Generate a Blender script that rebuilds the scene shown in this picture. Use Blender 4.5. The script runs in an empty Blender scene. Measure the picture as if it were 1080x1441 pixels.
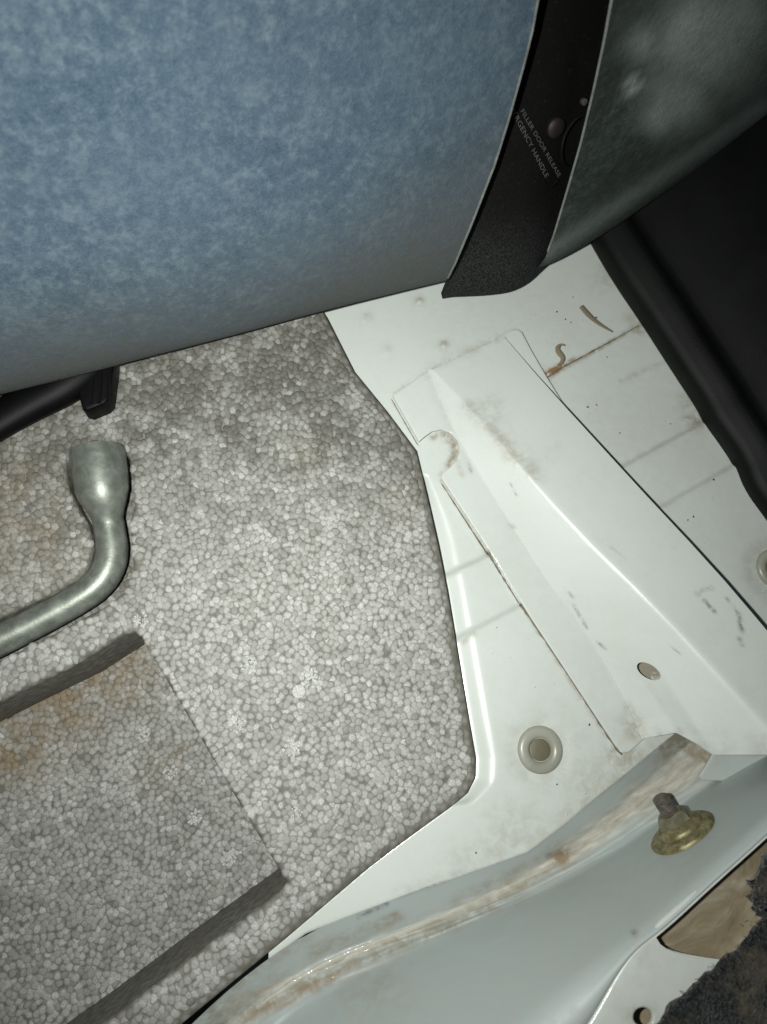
import bpy, bmesh, math, random
import numpy as np
from mathutils import Vector, Matrix, Euler, noise as mnoise

random.seed(7); RNG = np.random.default_rng(7)
S = bpy.context.scene
C = bpy.data.collections.new("scene"); S.collection.children.link(C)

# ------------------------------------------------------------------ camera
F_PX, PW, PH = 1082.0, 1080.0, 1441.0
FOOT = (400.0, 1000.0)                 # where the plumb line through the lens meets the floor
CAM = Vector((0, 0, 0.42))
_d = Vector(((FOOT[0]-PW/2)/F_PX, -(FOOT[1]-PH/2)/F_PX, -1)).normalized()
_z = -_d
_x = (Vector((1, 0, 0)) - Vector((1, 0, 0)).dot(_z)*_z).normalized()
_y = _z.cross(_x)
ROT = Matrix((_x, _y, _z))             # camera -> world
cd = bpy.data.cameras.new("camera"); cam = bpy.data.objects.new("camera", cd)
S.collection.objects.link(cam)
cam.matrix_world = Matrix.Translation(CAM) @ ROT.to_4x4()
cd.sensor_fit = 'VERTICAL'; cd.sensor_height = 36; cd.sensor_width = 27
cd.lens = 36*F_PX/PH
cd.clip_start = 0.005; cd.clip_end = 20
cd.dof.use_dof = True; cd.dof.focus_distance = 0.42; cd.dof.aperture_fstop = 9.5
S.camera = cam

# ------------------------------------------------------------------ light
w = bpy.data.worlds.new("World"); S.world = w; w.use_nodes = True
bg = w.node_tree.nodes['Background']
bg.inputs[0].default_value = (0.75, 0.85, 1.0, 1); bg.inputs[1].default_value = 0.035
ld = bpy.data.lights.new("phone_flash", 'AREA'); ld.shape = 'DISK'; ld.size = 0.009
ld.energy = 1.37; ld.spread = math.radians(120); ld.color = (0.97, 1.0, 0.955)
lo = bpy.data.objects.new("phone_flash", ld); S.collection.objects.link(lo)
lo.matrix_world = Matrix.Translation(CAM + ROT @ Vector((-0.036, 0.003, 0.0))) @ ROT.to_4x4()
S.view_settings.view_transform = 'Standard'; S.view_settings.look = 'None'
S.view_settings.exposure = 0.0; S.view_settings.gamma = 1.0

# ------------------------------------------------------------------ geometry helpers
def at(px, py, z=0.0):
    """world point at height z seen along the photograph's ray"""
    d = ROT @ Vector(((px-PW/2)/F_PX, -(py-PH/2)/F_PX, -1))
    return CAM + d*((z-CAM.z)/d.z)

def on_plane(px, py, p0, n):
    d = ROT @ Vector(((px-PW/2)/F_PX, -(py-PH/2)/F_PX, -1))
    return CAM + d*((Vector(p0)-CAM).dot(n)/d.dot(n))

_RT = np.array(ROT.transposed())
def proj(P):
    P = np.atleast_2d(np.asarray(P, float))
    q = (P-np.array(CAM)) @ _RT.T
    return np.stack([PW/2 - F_PX*q[:, 0]/q[:, 2], PH/2 + F_PX*q[:, 1]/q[:, 2]], 1)

def resample(pts, n):
    pts = np.asarray(pts, float)
    seg = np.linalg.norm(np.diff(pts, axis=0), axis=1); s = np.r_[0, np.cumsum(seg)]
    t = np.linspace(0, s[-1], n)
    return np.stack([np.interp(t, s, pts[:, k]) for k in range(pts.shape[1])], 1)

def smooth_line(pts, n=40, it=2):
    """Chaikin-rounded then evenly resampled polyline"""
    p = np.asarray(pts, float)
    for _ in range(it):
        q = [p[0]]
        for a, b in zip(p[:-1], p[1:]):
            q += [a*.75+b*.25, a*.25+b*.75]
        q.append(p[-1]); p = np.array(q)
    return resample(p, n)

def obj(name, me, mat=None, parent=None, kind=None, smooth=40):
    o = bpy.data.objects.new(name, me); C.objects.link(o)
    if mat: me.materials.clear(); me.materials.append(mat)
    if smooth is not None and len(me.polygons):
        me.polygons.foreach_set('use_smooth', [True]*len(me.polygons))
        if smooth < 180: me.set_sharp_from_angle(angle=math.radians(smooth))
    if parent: o.parent = parent
    if kind: o['kind'] = kind
    return o

def mesh(name, v, f):
    me = bpy.data.meshes.new(name); me.from_pydata([tuple(map(float, p)) for p in v], [], [tuple(map(int, q)) for q in f])
    me.update(); return me

def fast_mesh(name, v, f):
    """f: (n,k) int array"""
    v = np.asarray(v, np.float32); f = np.asarray(f, np.int32)
    me = bpy.data.meshes.new(name); n, k = f.shape
    me.vertices.add(len(v)); me.vertices.foreach_set('co', v.ravel())
    me.loops.add(n*k); me.loops.foreach_set('vertex_index', f.ravel())
    me.polygons.add(n); me.polygons.foreach_set('loop_start', np.arange(0, n*k, k, dtype=np.int32))
    me.update(calc_edges=True); me.validate(); return me

def attr(me, name, vals):
    a = me.attributes.new(name, 'FLOAT', 'POINT'); a.data.foreach_set('value', np.asarray(vals, np.float32))

def grid_faces(r, c, closed=False):
    f = []
    for i in range(r-1):
        for j in range(c-1 if not closed else c):
            k = (j+1) % c
            f.append((i*c+j, i*c+k, (i+1)*c+k, (i+1)*c+j))
    return f

def recalc(me):
    bm = bmesh.new(); bm.from_mesh(me); bmesh.ops.recalc_face_normals(bm, faces=bm.faces); bm.to_mesh(me); bm.free(); me.update(); return me

def tag(o, label, cat, group=None):
    o['label'] = label; o['category'] = cat
    if group: o['group'] = group
    return o

def empty(name, loc, label, cat, group=None):
    o = bpy.data.objects.new(name, None); C.objects.link(o); o.location = loc; o.empty_display_size = .01
    bpy.context.view_layer.update()
    return tag(o, label, cat, group)

def child(o, parent):
    o.parent = parent; o.matrix_parent_inverse = Matrix.Translation(-Vector(parent.location)); return o

def frame(p0, n, xhint=(1, 0, 0)):
    n = Vector(n).normalized(); x = Vector(xhint); x = (x-x.dot(n)*n).normalized(); y = n.cross(x)
    m = Matrix((x, y, n)).transposed().to_4x4(); m.translation = p0; return m

def plate(name, p0, n, outline, holes=(), thick=.002, bevel=0.0, down=True, res=2):
    """flat plate on a plane: outline and holes are world points; top face lies on the plane"""
    M = frame(p0, n); Mi = M.inverted()
    cu = bpy.data.curves.new(name, 'CURVE'); cu.dimensions = '2D'; cu.fill_mode = 'BOTH'
    cu.extrude = max(thick/2-bevel, 0); cu.bevel_depth = bevel; cu.bevel_resolution = res; cu.offset = -bevel
    for loop in (outline, *holes):
        sp = cu.splines.new('POLY'); sp.points.add(len(loop)-1); sp.use_cyclic_u = True
        for q, p in zip(sp.points, loop):
            l = Mi @ Vector(p); q.co = (l.x, l.y, 0, 1)
    o = bpy.data.objects.new(name, cu); C.objects.link(o)
    dg = bpy.context.evaluated_depsgraph_get(); dg.update()
    me = bpy.data.meshes.new_from_object(o.evaluated_get(dg))
    bpy.data.objects.remove(o); bpy.data.curves.remove(cu)
    me.transform(M @ Matrix.Translation((0, 0, -thick/2 if down else thick/2)))
    me.name = name
    bm = bmesh.new(); bm.from_mesh(me); bmesh.ops.remove_doubles(bm, verts=bm.verts, dist=1e-6)
    bm.to_mesh(me); bm.free(); me.materials.clear()
    return me

def densify(me, L=.003):
    bm = bmesh.new(); bm.from_mesh(me)
    bmesh.ops.triangulate(bm, faces=bm.faces)
    for _ in range(9):
        e = [x for x in bm.edges if x.calc_length() > L]
        if not e: break
        bmesh.ops.subdivide_edges(bm, edges=e, cuts=1)
        bmesh.ops.triangulate(bm, faces=[f for f in bm.faces if len(f.verts) > 3])
    bm.to_mesh(me); bm.free(); me.update(); return me

def tube(name, path, radii, seg=20, cap=True, squash=1.0):
    path = [Vector(p) for p in path]; v = []; up = Vector((0, 0, 1))
    for i, p in enumerate(path):
        t = (path[min(i+1, len(path)-1)]-path[max(i-1, 0)]).normalized()
        s = t.cross(up); s = s.normalized() if s.length > 1e-4 else Vector((1, 0, 0)); u = s.cross(t)
        for k in range(seg):
            a = 2*math.pi*k/seg
            v.append(p + (s*math.cos(a) + u*math.sin(a)*squash)*radii[i])
    f = grid_faces(len(path), seg, True)
    if cap:
        f += [tuple(range(seg))[::-1], tuple(range((len(path)-1)*seg, len(path)*seg))]
    return recalc(mesh(name, v, f))

def lathe(name, prof, M, seg=40):
    v = []; f = []
    for r, z in prof:
        for k in range(seg):
            a = 2*math.pi*k/seg; v.append(M @ Vector((r*math.cos(a), r*math.sin(a), z)))
    f = grid_faces(len(prof), seg, True)
    f += [tuple(range(seg)), tuple(range((len(prof)-1)*seg, len(prof)*seg))]
    return recalc(mesh(name, v, f))

def poly_sd(xy, poly):
    """signed distance to a closed polygon (negative inside)"""
    P = np.asarray(poly, float); Q = np.roll(P, -1, 0)
    d = np.full(len(xy), 1e9); inside = np.zeros(len(xy), bool)
    for a, b in zip(P, Q):
        ab = b-a; ap = xy-a
        t = np.clip((ap@ab)/max(ab@ab, 1e-12), 0, 1)
        d = np.minimum(d, np.linalg.norm(ap-t[:, None]*ab, axis=1))
        c = (a[1] > xy[:, 1]) != (b[1] > xy[:, 1])
        xi = (b[0]-a[0])*(xy[:, 1]-a[1])/((b[1]-a[1]) if abs(b[1]-a[1]) > 1e-12 else 1e-12)+a[0]
        inside ^= c & (xy[:, 0] < xi)
    return np.where(inside, -d, d)

def seg_d(xy, a, b):
    a = np.array(a, float); b = np.array(b, float); ab = b-a; ap = xy-a
    t = np.clip((ap@ab)/(ab@ab), 0, 1); return np.linalg.norm(ap-t[:, None]*ab, axis=1)

def line_sd(xy, pts):
    """signed distance to an open polyline, positive on its right-hand side"""
    P = np.asarray(pts, float); best = np.full(len(xy), 1e9); sg = np.ones(len(xy))
    for a, b in zip(P[:-1], P[1:]):
        d = seg_d(xy, a, b); ab = b-a; cr = ab[0]*(xy[:, 1]-a[1])-ab[1]*(xy[:, 0]-a[0])
        m = d < best; best[m] = d[m]; sg[m] = np.where(cr[m] < 0, 1, -1)
    return best*sg

def sm(x, a, b):
    t = np.clip((x-a)/(b-a), 0, 1); return t*t*(3-2*t)

# stains and painted shade given as marks: blobs (x,y,radius,strength), strokes (x0,y0,x1,y1,width,strength) in photo pixels on the surface
def marks(V, blobs=(), strokes=()):
    q = proj(V); out = np.zeros(len(q))
    for x, y, r, s in blobs:
        out = np.maximum(out, s*np.exp(-((q[:, 0]-x)**2+(q[:, 1]-y)**2)/(r*r)))
    for x0, y0, x1, y1, r, s in strokes:
        out = np.maximum(out, s*np.exp(-(seg_d(q, (x0, y0), (x1, y1))/r)**2))
    return out

# ------------------------------------------------------------------ materials
class NT:
    def __init__(s, name):
        s.m = bpy.data.materials.new(name); s.m.use_nodes = True; s.t = s.m.node_tree
        s.b = s.t.nodes['Principled BSDF']
    def n(s, typ, **kw):
        x = s.t.nodes.new(typ)
        for k, v in kw.items():
            if k.startswith('i_'):
                key = k[2:]; x.inputs[int(key) if key.isdigit() else key].default_value = v
            else: setattr(x, k, v)
        return x
    def l(s, a, b): s.t.links.new(a, b)
    def coords(s): return s.n('ShaderNodeNewGeometry').outputs['Position']
    def noise(s, scale, detail=4, rough=.55, dist=0.0, vec=None):
        x = s.n('ShaderNodeTexNoise'); x.inputs['Scale'].default_value = scale; x.inputs['Detail'].default_value = detail
        x.inputs['Roughness'].default_value = rough; x.inputs['Distortion'].default_value = dist
        s.l(vec if vec else s.tc(), x.inputs['Vector']); return x.outputs['Fac']
    def tc(s):
        if not hasattr(s, '_tc'): s._tc = s.n('ShaderNodeTexCoord').outputs['Object']
        return s._tc
    def ramp(s, fac, *stops):
        r = s.n('ShaderNodeValToRGB'); e = r.color_ramp.elements
        while len(e) < len(stops): e.new(.5)
        for el, (p, c) in zip(e, stops):
            el.position = p; el.color = (*c, 1) if len(c) == 3 else c
        s.l(fac, r.inputs[0]); return r.outputs[0]
    def rampf(s, fac, a, b):
        r = s.n('ShaderNodeMapRange'); r.inputs[1].default_value = a; r.inputs[2].default_value = b
        s.l(fac, r.inputs[0]); return r.outputs[0]
    def mix(s, fac, a, b, mode='MIX'):
        x = s.n('ShaderNodeMix', data_type='RGBA', blend_type=mode)
        for sock, v in ((x.inputs[0], fac), (x.inputs[6], a), (x.inputs[7], b)):
            if hasattr(v, 'is_linked'): s.l(v, sock)
            elif isinstance(v, (int, float)): sock.default_value = v
            else: sock.default_value = (*v, 1)
        return x.outputs[2]
    def math(s, op, a, b=0.0):
        x = s.n('ShaderNodeMath', operation=op)
        for sock, v in zip(x.inputs, (a, b)):
            if hasattr(v, 'is_linked'): s.l(v, sock)
            else: sock.default_value = v
        return x.outputs[0]
    def attr(s, name): return s.n('ShaderNodeAttribute', attribute_name=name).outputs['Fac']
    def bump(s, h, strength=.3, dist=.001):
        x = s.n('ShaderNodeBump'); x.inputs['Strength'].default_value = strength; x.inputs['Distance'].default_value = dist
        s.l(h, x.inputs['Height']); s.l(x.outputs[0], s.b.inputs['Normal']); return x
    def col(s, c):
        if hasattr(c, 'is_linked'): s.l(c, s.b.inputs['Base Color'])
        else: s.b.inputs['Base Color'].default_value = (*c, 1)
    def set(s, **kw):
        for k, v in kw.items():
            k = k.replace('_', ' ')
            if hasattr(v, 'is_linked'): s.l(v, s.b.inputs[k])
            else: s.b.inputs[k].default_value = v

def paint_mat(name, base, rough=.28, seal=False):
    t = NT(name)
    n1 = t.noise(9, 5, .6); n2 = t.noise(160, 4, .65, .4); n3 = t.noise(900, 2)
    c = t.mix(t.rampf(n1, .3, .7), base, tuple(b*.93 for b in base))
    film = t.rampf(t.math('MULTIPLY', n1, n2), .22, .42)               # thin dusty film
    c = t.mix(t.math('MULTIPLY', film, .22), c, (.42, .39, .32))
    spk = t.rampf(n3, .70, .76)
    c = t.mix(t.math('MULTIPLY', spk, .35), c, (.22, .2, .16))
    if seal:
        cv = t.n('ShaderNodeCombineXYZ'); t.l(t.attr('su'), cv.inputs[0]); t.l(t.attr('sv'), cv.inputs[1])
        st = t.noise(1.0, 5, .62, .3, cv.outputs[0]); sl = t.attr('seal')
        sl = t.math('MULTIPLY', sl, t.rampf(st, .22, .5))
        c = t.mix(t.math('MINIMUM', sl, .95), c, t.ramp(st, (.35, (.25, .215, .165)), (.5, (.41, .385, .325)), (.68, (.54, .52, .46))))
    d = t.math('MULTIPLY', t.attr('dirt_shade'), t.rampf(n2, .30, .62))
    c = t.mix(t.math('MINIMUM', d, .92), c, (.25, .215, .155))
    r = t.math('MULTIPLY', t.attr('rust'), t.rampf(n2, .32, .55))
    c = t.mix(t.math('MINIMUM', r, .95), c, (.24, .125, .045))
    k = t.math('MULTIPLY', t.attr('scuff'), t.rampf(t.noise(230, 5, .7), .34, .6))
    c = t.mix(t.math('MINIMUM', k, .9), c, (.10, .095, .09))
    t.col(c)
    t.set(Roughness=t.math('ADD', t.math('MULTIPLY', d, .5), t.math('ADD', t.math('MULTIPLY', film, .15), rough)),
          Coat_Weight=.04 if seal else .25, Coat_Roughness=.08)
    t.bump(t.math('ADD', t.noise(420, 2), t.math('MULTIPLY', n2, .6)), .06, .0006)
    return t.m

WHITE = paint_mat("white_paint", (.575, .605, .57))
SHADEDPAINT = paint_mat("shaded_white_paint", (.43, .47, .455), .36)  # darker copy of the white paint, shade put into the colour

def foam_mats():
    t = NT("foam_bead")
    rnd = t.n('ShaderNodeNewGeometry').outputs['Random Per Island']
    r2 = t.math('FRACT', t.math('MULTIPLY', rnd, 57.3))
    c = t.ramp(rnd, (0, (.25, .248, .23)), (.3, (.34, .337, .315)), (.75, (.415, .412, .39)), (1, (.51, .508, .49)))
    n = t.noise(1100, 3); c = t.mix(t.rampf(n, .35, .7), c, t.mix(.75, c, (.24, .23, .20)))
    so = t.math('MULTIPLY', t.attr('soil_shade'), t.math('MULTIPLY', t.rampf(t.noise(36, 5, .65), .30, .60), t.rampf(r2, -.35, .65)))
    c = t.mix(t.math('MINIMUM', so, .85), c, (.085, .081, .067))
    e = t.math('MULTIPLY', t.rampf(t.attr('edge'), .56, .92), .42)        # soil settled in the joints between beads
    c = t.mix(e, c, (.10, .095, .08))
    d = t.math('MULTIPLY', t.attr('dirt_shade'), t.rampf(t.noise(90, 4), .3, .6)); c = t.mix(t.math('MINIMUM', d, .9), c, (.185, .14, .085))
    t.col(c); t.set(Roughness=.6, Specular_IOR_Level=.3)
    t.bump(t.math('ADD', n, t.math('MULTIPLY', t.noise(330, 2), 1.5)), .35, .0006)
    u = NT("foam_body")
    v = u.n('ShaderNodeTexVoronoi', i_Scale=250.0); u.l(u.tc(), v.inputs['Vector'])
    n = u.noise(60, 4)
    c = u.mix(u.rampf(v.outputs['Distance'], .1, .7), (.27, .262, .235), (.115, .11, .092))
    c = u.mix(u.math('MULTIPLY', u.rampf(n, .4, .7), .6), c, (.13, .115, .085))
    u.col(c); u.set(Roughness=.7); u.bump(v.outputs['Distance'], .25, .001)
    g = NT("foam_gloss"); g.col(g.ramp(g.noise(700, 3), (.3, (.38, .38, .355)), (.7, (.52, .52, .50)))); g.set(Roughness=.25); g.bump(g.noise(1300, 2), .7, .001)
    return t.m, u.m, g.m
BEAD, FBODY, FGLOSS = foam_mats()

def carpet_mat(name, dark, mid, light, dust_shade, sheen=.5):
    t = NT(name)
    n1 = t.noise(125, 4, .6, .1); n2 = t.noise(330, 3, .6, .1); n3 = t.noise(16, 3); n4 = t.noise(1500, 2)
    m = t.math('ADD', t.math('MULTIPLY', n1, .42), t.math('ADD', t.math('MULTIPLY', n2, .40), t.math('MULTIPLY', t.noise(32, 3), .20)))
    c = t.ramp(m, (.375, dark), (.5, mid), (.63, light))
    c = t.mix(t.rampf(n3, .35, .68), c, t.mix(.55, c, mid))
    c = t.mix(t.math('MULTIPLY', t.rampf(n4, .45, .7), .4), c, light)
    d = t.math('MULTIPLY', t.attr('dirt_shade'), t.rampf(n1, -.15, .55)); c = t.mix(t.math('MINIMUM', d, .9), c, t.mix(t.math('MULTIPLY', t.rampf(m, .4, .62), .3), dust_shade, mid))
    t.col(c); t.set(Roughness=.95, Specular_IOR_Level=.1, Sheen_Weight=sheen, Sheen_Roughness=.5, Sheen_Tint=(.5, .5, .46, 1))
    t.bump(t.math('ADD', n4, t.math('MULTIPLY', n2, 1.2)), .45, .0010)
    return t.m
BLUECARPET = carpet_mat("blue_grey_carpet", (.042, .073, .108), (.070, .106, .145), (.145, .192, .225), (.080, .077, .063), .10)  # includes the grey-beige shade painted towards bottom and right
DARKCARPET = carpet_mat("dark_green_grey_carpet", (.011, .016, .013), (.026, .033, .028), (.060, .075, .066), (.25, .29, .27), .04)
EDGE = carpet_mat("carpet_cut_edge", (.09, .095, .09), (.15, .16, .15), (.24, .25, .23), (.2, .2, .18), .3)

def plastic(name, col, rough=.45, bump=.15, scale=900, dust_shade=None):
    t = NT(name); n = t.noise(scale, 3); n2 = t.noise(26, 4, .6, .5)
    c = t.mix(t.rampf(n2, .35, .75), col, tuple(x*1.6+.002 for x in col))
    if dust_shade: c = t.mix(t.math('MULTIPLY', t.rampf(t.noise(380, 4, .7), .6, .72), .5), c, dust_shade)
    t.col(c); t.set(Roughness=rough); t.bump(n, bump, .0005); return t.m
BLACK = plastic("black_plastic", (.0024, .003, .0026), .55, .2); BLACK.node_tree.nodes["Principled BSDF"].inputs["Specular IOR Level"].default_value = .17
TRIM = plastic("dusty_black_trim", (.0026, .0022, .0021), .85, .5, 700, (.03, .03, .028))
HOOK = plastic("matt_black_plastic", (.0012, .0012, .0013), .5, .1); HOOK.node_tree.nodes["Principled BSDF"].inputs["Specular IOR Level"].default_value = .12
RUBBER = plastic("black_rubber", (.012, .012, .013), .55, .3)
PRINT = plastic("grey_print", (.085, .085, .08), .6, 0)
GROMMET = plastic("cream_rubber", (.225, .225, .185), .33, .1, 300, (.25, .22, .15))
PLUG = plastic("tan_plug", (.095, .083, .052), .55, .3, 500)
STEM = plastic("dry_straw", (.15, .125, .08), .7, .3)
GRIT = plastic("dark_grit", (.05, .043, .035), .9, 0)
SHADEDSILL = paint_mat("shaded_sill_paint", (.40, .445, .435), .46, True)  # white paint darkened: the wall's grazing shade is in its colour
SEAL = paint_mat("seam_sealant", (.45, .44, .385), .5)
_t = TRIM.node_tree; _pb = _t.nodes["Principled BSDF"]; _src = _pb.inputs["Base Color"].links[0].from_socket
_a = _t.nodes.new("ShaderNodeAttribute"); _a.attribute_name = "dirt_shade"; _nz = _t.nodes.new("ShaderNodeTexNoise"); _nz.inputs["Scale"].default_value = 210; _nz.inputs["Detail"].default_value = 5
_mm = _t.nodes.new("ShaderNodeMath"); _mm.operation = "MULTIPLY"; _t.links.new(_a.outputs["Fac"], _mm.inputs[0])
_mr = _t.nodes.new("ShaderNodeMapRange"); _mr.inputs[1].default_value = .38; _mr.inputs[2].default_value = .66; _t.links.new(_nz.outputs["Fac"], _mr.inputs[0]); _t.links.new(_mr.outputs[0], _mm.inputs[1])
_mx = _t.nodes.new("ShaderNodeMix"); _mx.data_type = "RGBA"; _t.links.new(_mm.outputs[0], _mx.inputs[0]); _t.links.new(_src, _mx.inputs[6]); _mx.inputs[7].default_value = (.040, .045, .043, 1); _t.links.new(_mx.outputs[2], _pb.inputs["Base Color"])
TRIM.node_tree.nodes["Principled BSDF"].inputs["Specular IOR Level"].default_value = .15
TAN = NT("tan_inner"); _n = TAN.noise(35, 5, .6, 1.2)
TAN.col(TAN.ramp(_n, (.3, (.25, .20, .12)), (.5, (.36, .30, .20)), (.72, (.52, .46, .37)))); TAN.set(Roughness=.35); TAN.bump(_n, .4, .003); TAN = TAN.m

def metal(name, a, b, rough, metallic=1.0, scale=120):
    t = NT(name); n = t.noise(scale, 5, .6, .4); n2 = t.noise(900, 2)
    t.col(t.ramp(n, (.35, a), (.65, b))); t.set(Metallic=metallic, Roughness=t.math('ADD', t.math('MULTIPLY', n, .2), rough))
    t.bump(n2, .15, .0004); return t.m
STEEL = metal("painted_grey_steel", (.155, .168, .142), (.255, .27, .235), .34, .5, 150)
ZINC = metal("yellow_zinc", (.13, .11, .05), (.31, .28, .155), .38, .5, 230)
NUTM = metal("dull_zinc", (.15, .135, .085), (.25, .235, .16), .42, .5, 200)
DARKSTEEL = metal("dirty_steel", (.09, .08, .065), (.19, .175, .145), .45, .5, 300)

# felt and debris
FELT = NT("black_felt"); _n = FELT.noise(55, 5, .65, .5); _p = FELT.noise(700, 3)
FELT.col(FELT.mix(FELT.rampf(_n, .5, .68), FELT.mix(FELT.rampf(_p, .4, .65), (.007, .008, .008), (.032, .034, .032)), (.085, .07, .048)))
FELT.set(Roughness=1.0, Specular_IOR_Level=.05, Sheen_Weight=.3); FELT.bump(_p, .9, .002); FELT = FELT.m

# ------------------------------------------------------------------ key outlines (photo pixels)
ZF = -0.0075                                                     # metal floor, foam top is 0
FOAM_PX = [(-170, 300), (300, 280), (438, 405), (462, 445), (500, 520), (546, 576), (588, 632), (602, 690), (619, 765), (632, 830),
           (648, 925), (662, 1010), (672, 1068), (671, 1095), (660, 1117), (636, 1138), (585, 1175), (520, 1224), (400, 1326), (275, 1429), (190, 1500), (60, 1610), (-60, 1700), (-190, 1700)]
FOAM = [at(x, y, -.001) for x, y in FOAM_PX]
FOAM2 = np.array([(p.x, p.y) for p in FOAM])
POCKET_PX = [(-150, 1060), (0, 986), (100, 938), (174, 892), (188, 889), (197, 896), (242, 972), (301, 1072), (394, 1228), (404, 1243), (393, 1258), (246, 1366), (120, 1462), (-150, 1655)]
POCKET = [at(x, y, 0) for x, y in POCKET_PX]; POCK2 = np.array([(p.x, p.y) for p in POCKET])
GROOVE_PX = [(90, 652), (97, 640), (112, 633), (166, 629), (180, 640), (187, 672), (188, 708), (181, 735), (184, 765), (186, 800), (176, 830), (150, 850),
             (60, 898), (-120, 985), (-120, 918), (0, 868), (70, 836), (112, 812), (126, 792), (130, 765), (124, 738), (109, 712), (95, 684)]
GROOVE = [at(x, y, 0) for x, y in GROOVE_PX]; GRV2 = np.array([(p.x, p.y) for p in GROOVE])
PDEPTH = .066; GDEPTH = .019
GUT = {'g0': [(1110, 905), (1010, 985), (940, 1040), (878, 1091), (800, 1154), (743, 1197), (656, 1228), (560, 1263), (430, 1312), (330, 1384), (240, 1470), (180, 1530)]}
G0 = np.array([(p.x, p.y) for p in (at(x, y, ZF) for x, y in GUT['g0'])])

# ------------------------------------------------------------------ metal floor (one pressed sheet)
RIB1 = [(632, 806), (690, 779), (876, 656), (1000, 588), (1200, 478)]
RIB2 = [(646, 897), (740, 848), (926, 716), (1032, 655), (1200, 558)]
SEAM = [(700, 566), (775, 526), (905, 452), (1060, 365)]
def px2w(l): return np.array([(p.x, p.y) for p in (at(x, y, ZF) for x, y in l)])
R1, R2, SM = px2w(RIB1), px2w(RIB2), px2w(SEAM)

def floor_z(xy, V0):
    sd = poly_sd(xy, FOAM2)
    q = proj(V0)
    roll = .002 + .0105*sm(q[:, 1], 630, 760)*(1-sm(q[:, 1], 1085, 1150))*(q[:, 0] > 540)
    z = np.full(len(xy), ZF)
    z -= .0045*(1-sm(sd, .001, .002+roll))**1.5 * (roll > .004)
    z -= .075*(1-sm(sd, -.0042, -.0004))                           # well wall hidden beside the foam
    z += -.0026*sm(line_sd(xy, R1)*-1, -.0022, .0022) - .0026*sm(line_sd(xy, R2)*-1, -.0022, .0022)
    z -= .0006*np.exp(-(line_sd(xy, SM)/.0009)**2)*sm(q[:, 0], 758, 775)
    for x, y, r, h in [(592, 418, .0016, .0012), (627, 480, .0017, .0014), (517, 443, .0030, .0007), (546, 489, .0030, .0007)]:
        p = at(x, y, ZF); d2 = ((xy-np.array((p.x, p.y)))**2).sum(1)
        z += h*np.exp(-d2/(r*r))
    for x, y in [(760, 1056), (1090, 800)]:
        p = at(x, y, ZF); d = np.sqrt(((xy-np.array((p.x, p.y)))**2).sum(1))
        z -= .0009*(1-sm(d, .012, .022))
    gd = line_sd(xy, G0)                                   # positive on the floor side
    z -= .02*sm(-gd, .0003, .006)
    z += .0007*np.sin(xy[:, 0]*31+1)*np.sin(xy[:, 1]*23)
    return z, sd, gd

h = .0011
X = np.arange(at(400, 700, ZF).x, at(1200, 700, ZF).x+.02, h); Y = np.arange(at(700, 1500, ZF).y, at(800, 230, ZF).y, h)
gx, gy = np.meshgrid(X, Y); xy = np.stack([gx.ravel(), gy.ravel()], 1)
V0 = np.c_[xy, np.full(len(xy), ZF)]
z, sd, gd = floor_z(xy, V0)
V = np.c_[xy, z]
ok = (sd > -.0045) & (gd > -.0065)
r, c = gx.shape; idx = np.arange(r*c).reshape(r, c)
fq = np.stack([idx[:-1, :-1], idx[:-1, 1:], idx[1:, 1:], idx[1:, :-1]], -1).reshape(-1, 4)
fq = fq[ok[fq].all(1)]
used = np.unique(fq); remap = -np.ones(r*c, int); remap[used] = np.arange(len(used))
FV = V[used]
me = fast_mesh("metal_floor", FV, remap[fq])
floor_dirt_shade = marks(V0[used],
    [(592, 418, 7, .9), (627, 481, 7, 1.1), (517, 443, 9, .3), (546, 489, 10, .25), (760, 1056, 44, .5), (1090, 800, 36, .7), (905, 456, 14, .8), (985, 585, 18, .9), (975, 560, 16, .5),
     (909, 945, 24, 3.0), (880, 1062, 26, .9), (840, 1110, 40, .45), (720, 1170, 45, .35), (655, 1210, 35, .3), (695, 774, 9, 1.2), (742, 848, 8, 1.0), (860, 380, 22, .4), (900, 440, 16, .5), (690, 1195, 20, .4)],  # the strong first blob paints the shade under the oval hole
    [(609, 519, 712, 472, 9, .55), (560, 550, 609, 519, 6, .45), (712, 470, 728, 463, 5, 1.1), (728, 463, 770, 530, 3.2, .7), (700, 566, 775, 526, 3, .4), (775, 526, 905, 452, 3, 1.0),
     (880, 530, 940, 505, 4, .4), (878, 655, 1002, 587, 7, .14), (928, 714, 1034, 654, 7, .14), (640, 803, 692, 777, 7, .12), (652, 893, 742, 846, 7, .12), (655, 903, 668, 893, 5, .5),  # the long faint strokes paint soft shade along the rib steps
     (770, 530, 800, 580, 4, .5), (592, 622, 553, 556, 3, .35), (623, 672, 692, 776, 3, .7), (735, 850, 868, 1058, 3.4, .8),
     (656, 1224, 800, 1150, 12, .35), (560, 1258, 656, 1224, 9, .4), (800, 1150, 930, 1045, 16, .45)])
attr(me, 'dirt_shade', floor_dirt_shade)
floor_dirt_shade = np.maximum(floor_dirt_shade, marks(V0[used], (), [(612, 611, 628, 608, 5, .9), (628, 608, 640, 618, 7, 1.5), (640, 618, 644, 634, 7, 1.5), (644, 634, 636, 650, 6, 1.2), (636, 650, 622, 664, 4, .6)]))  # crescent of painted shade at the notch's inner edge
me.attributes['dirt_shade'].data.foreach_set('value', floor_dirt_shade.astype(np.float32))
attr(me, 'rust', marks(V0[used], [(771, 525, 11, .6)], [(762, 527, 792, 512, 4.5, 1.5), (792, 512, 812, 500, 3, .8)]))
attr(me, 'scuff', marks(V0[used], [], [(742, 848, 762, 888, 5, 1.0), (693, 776, 702, 792, 5, .7)]))
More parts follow.
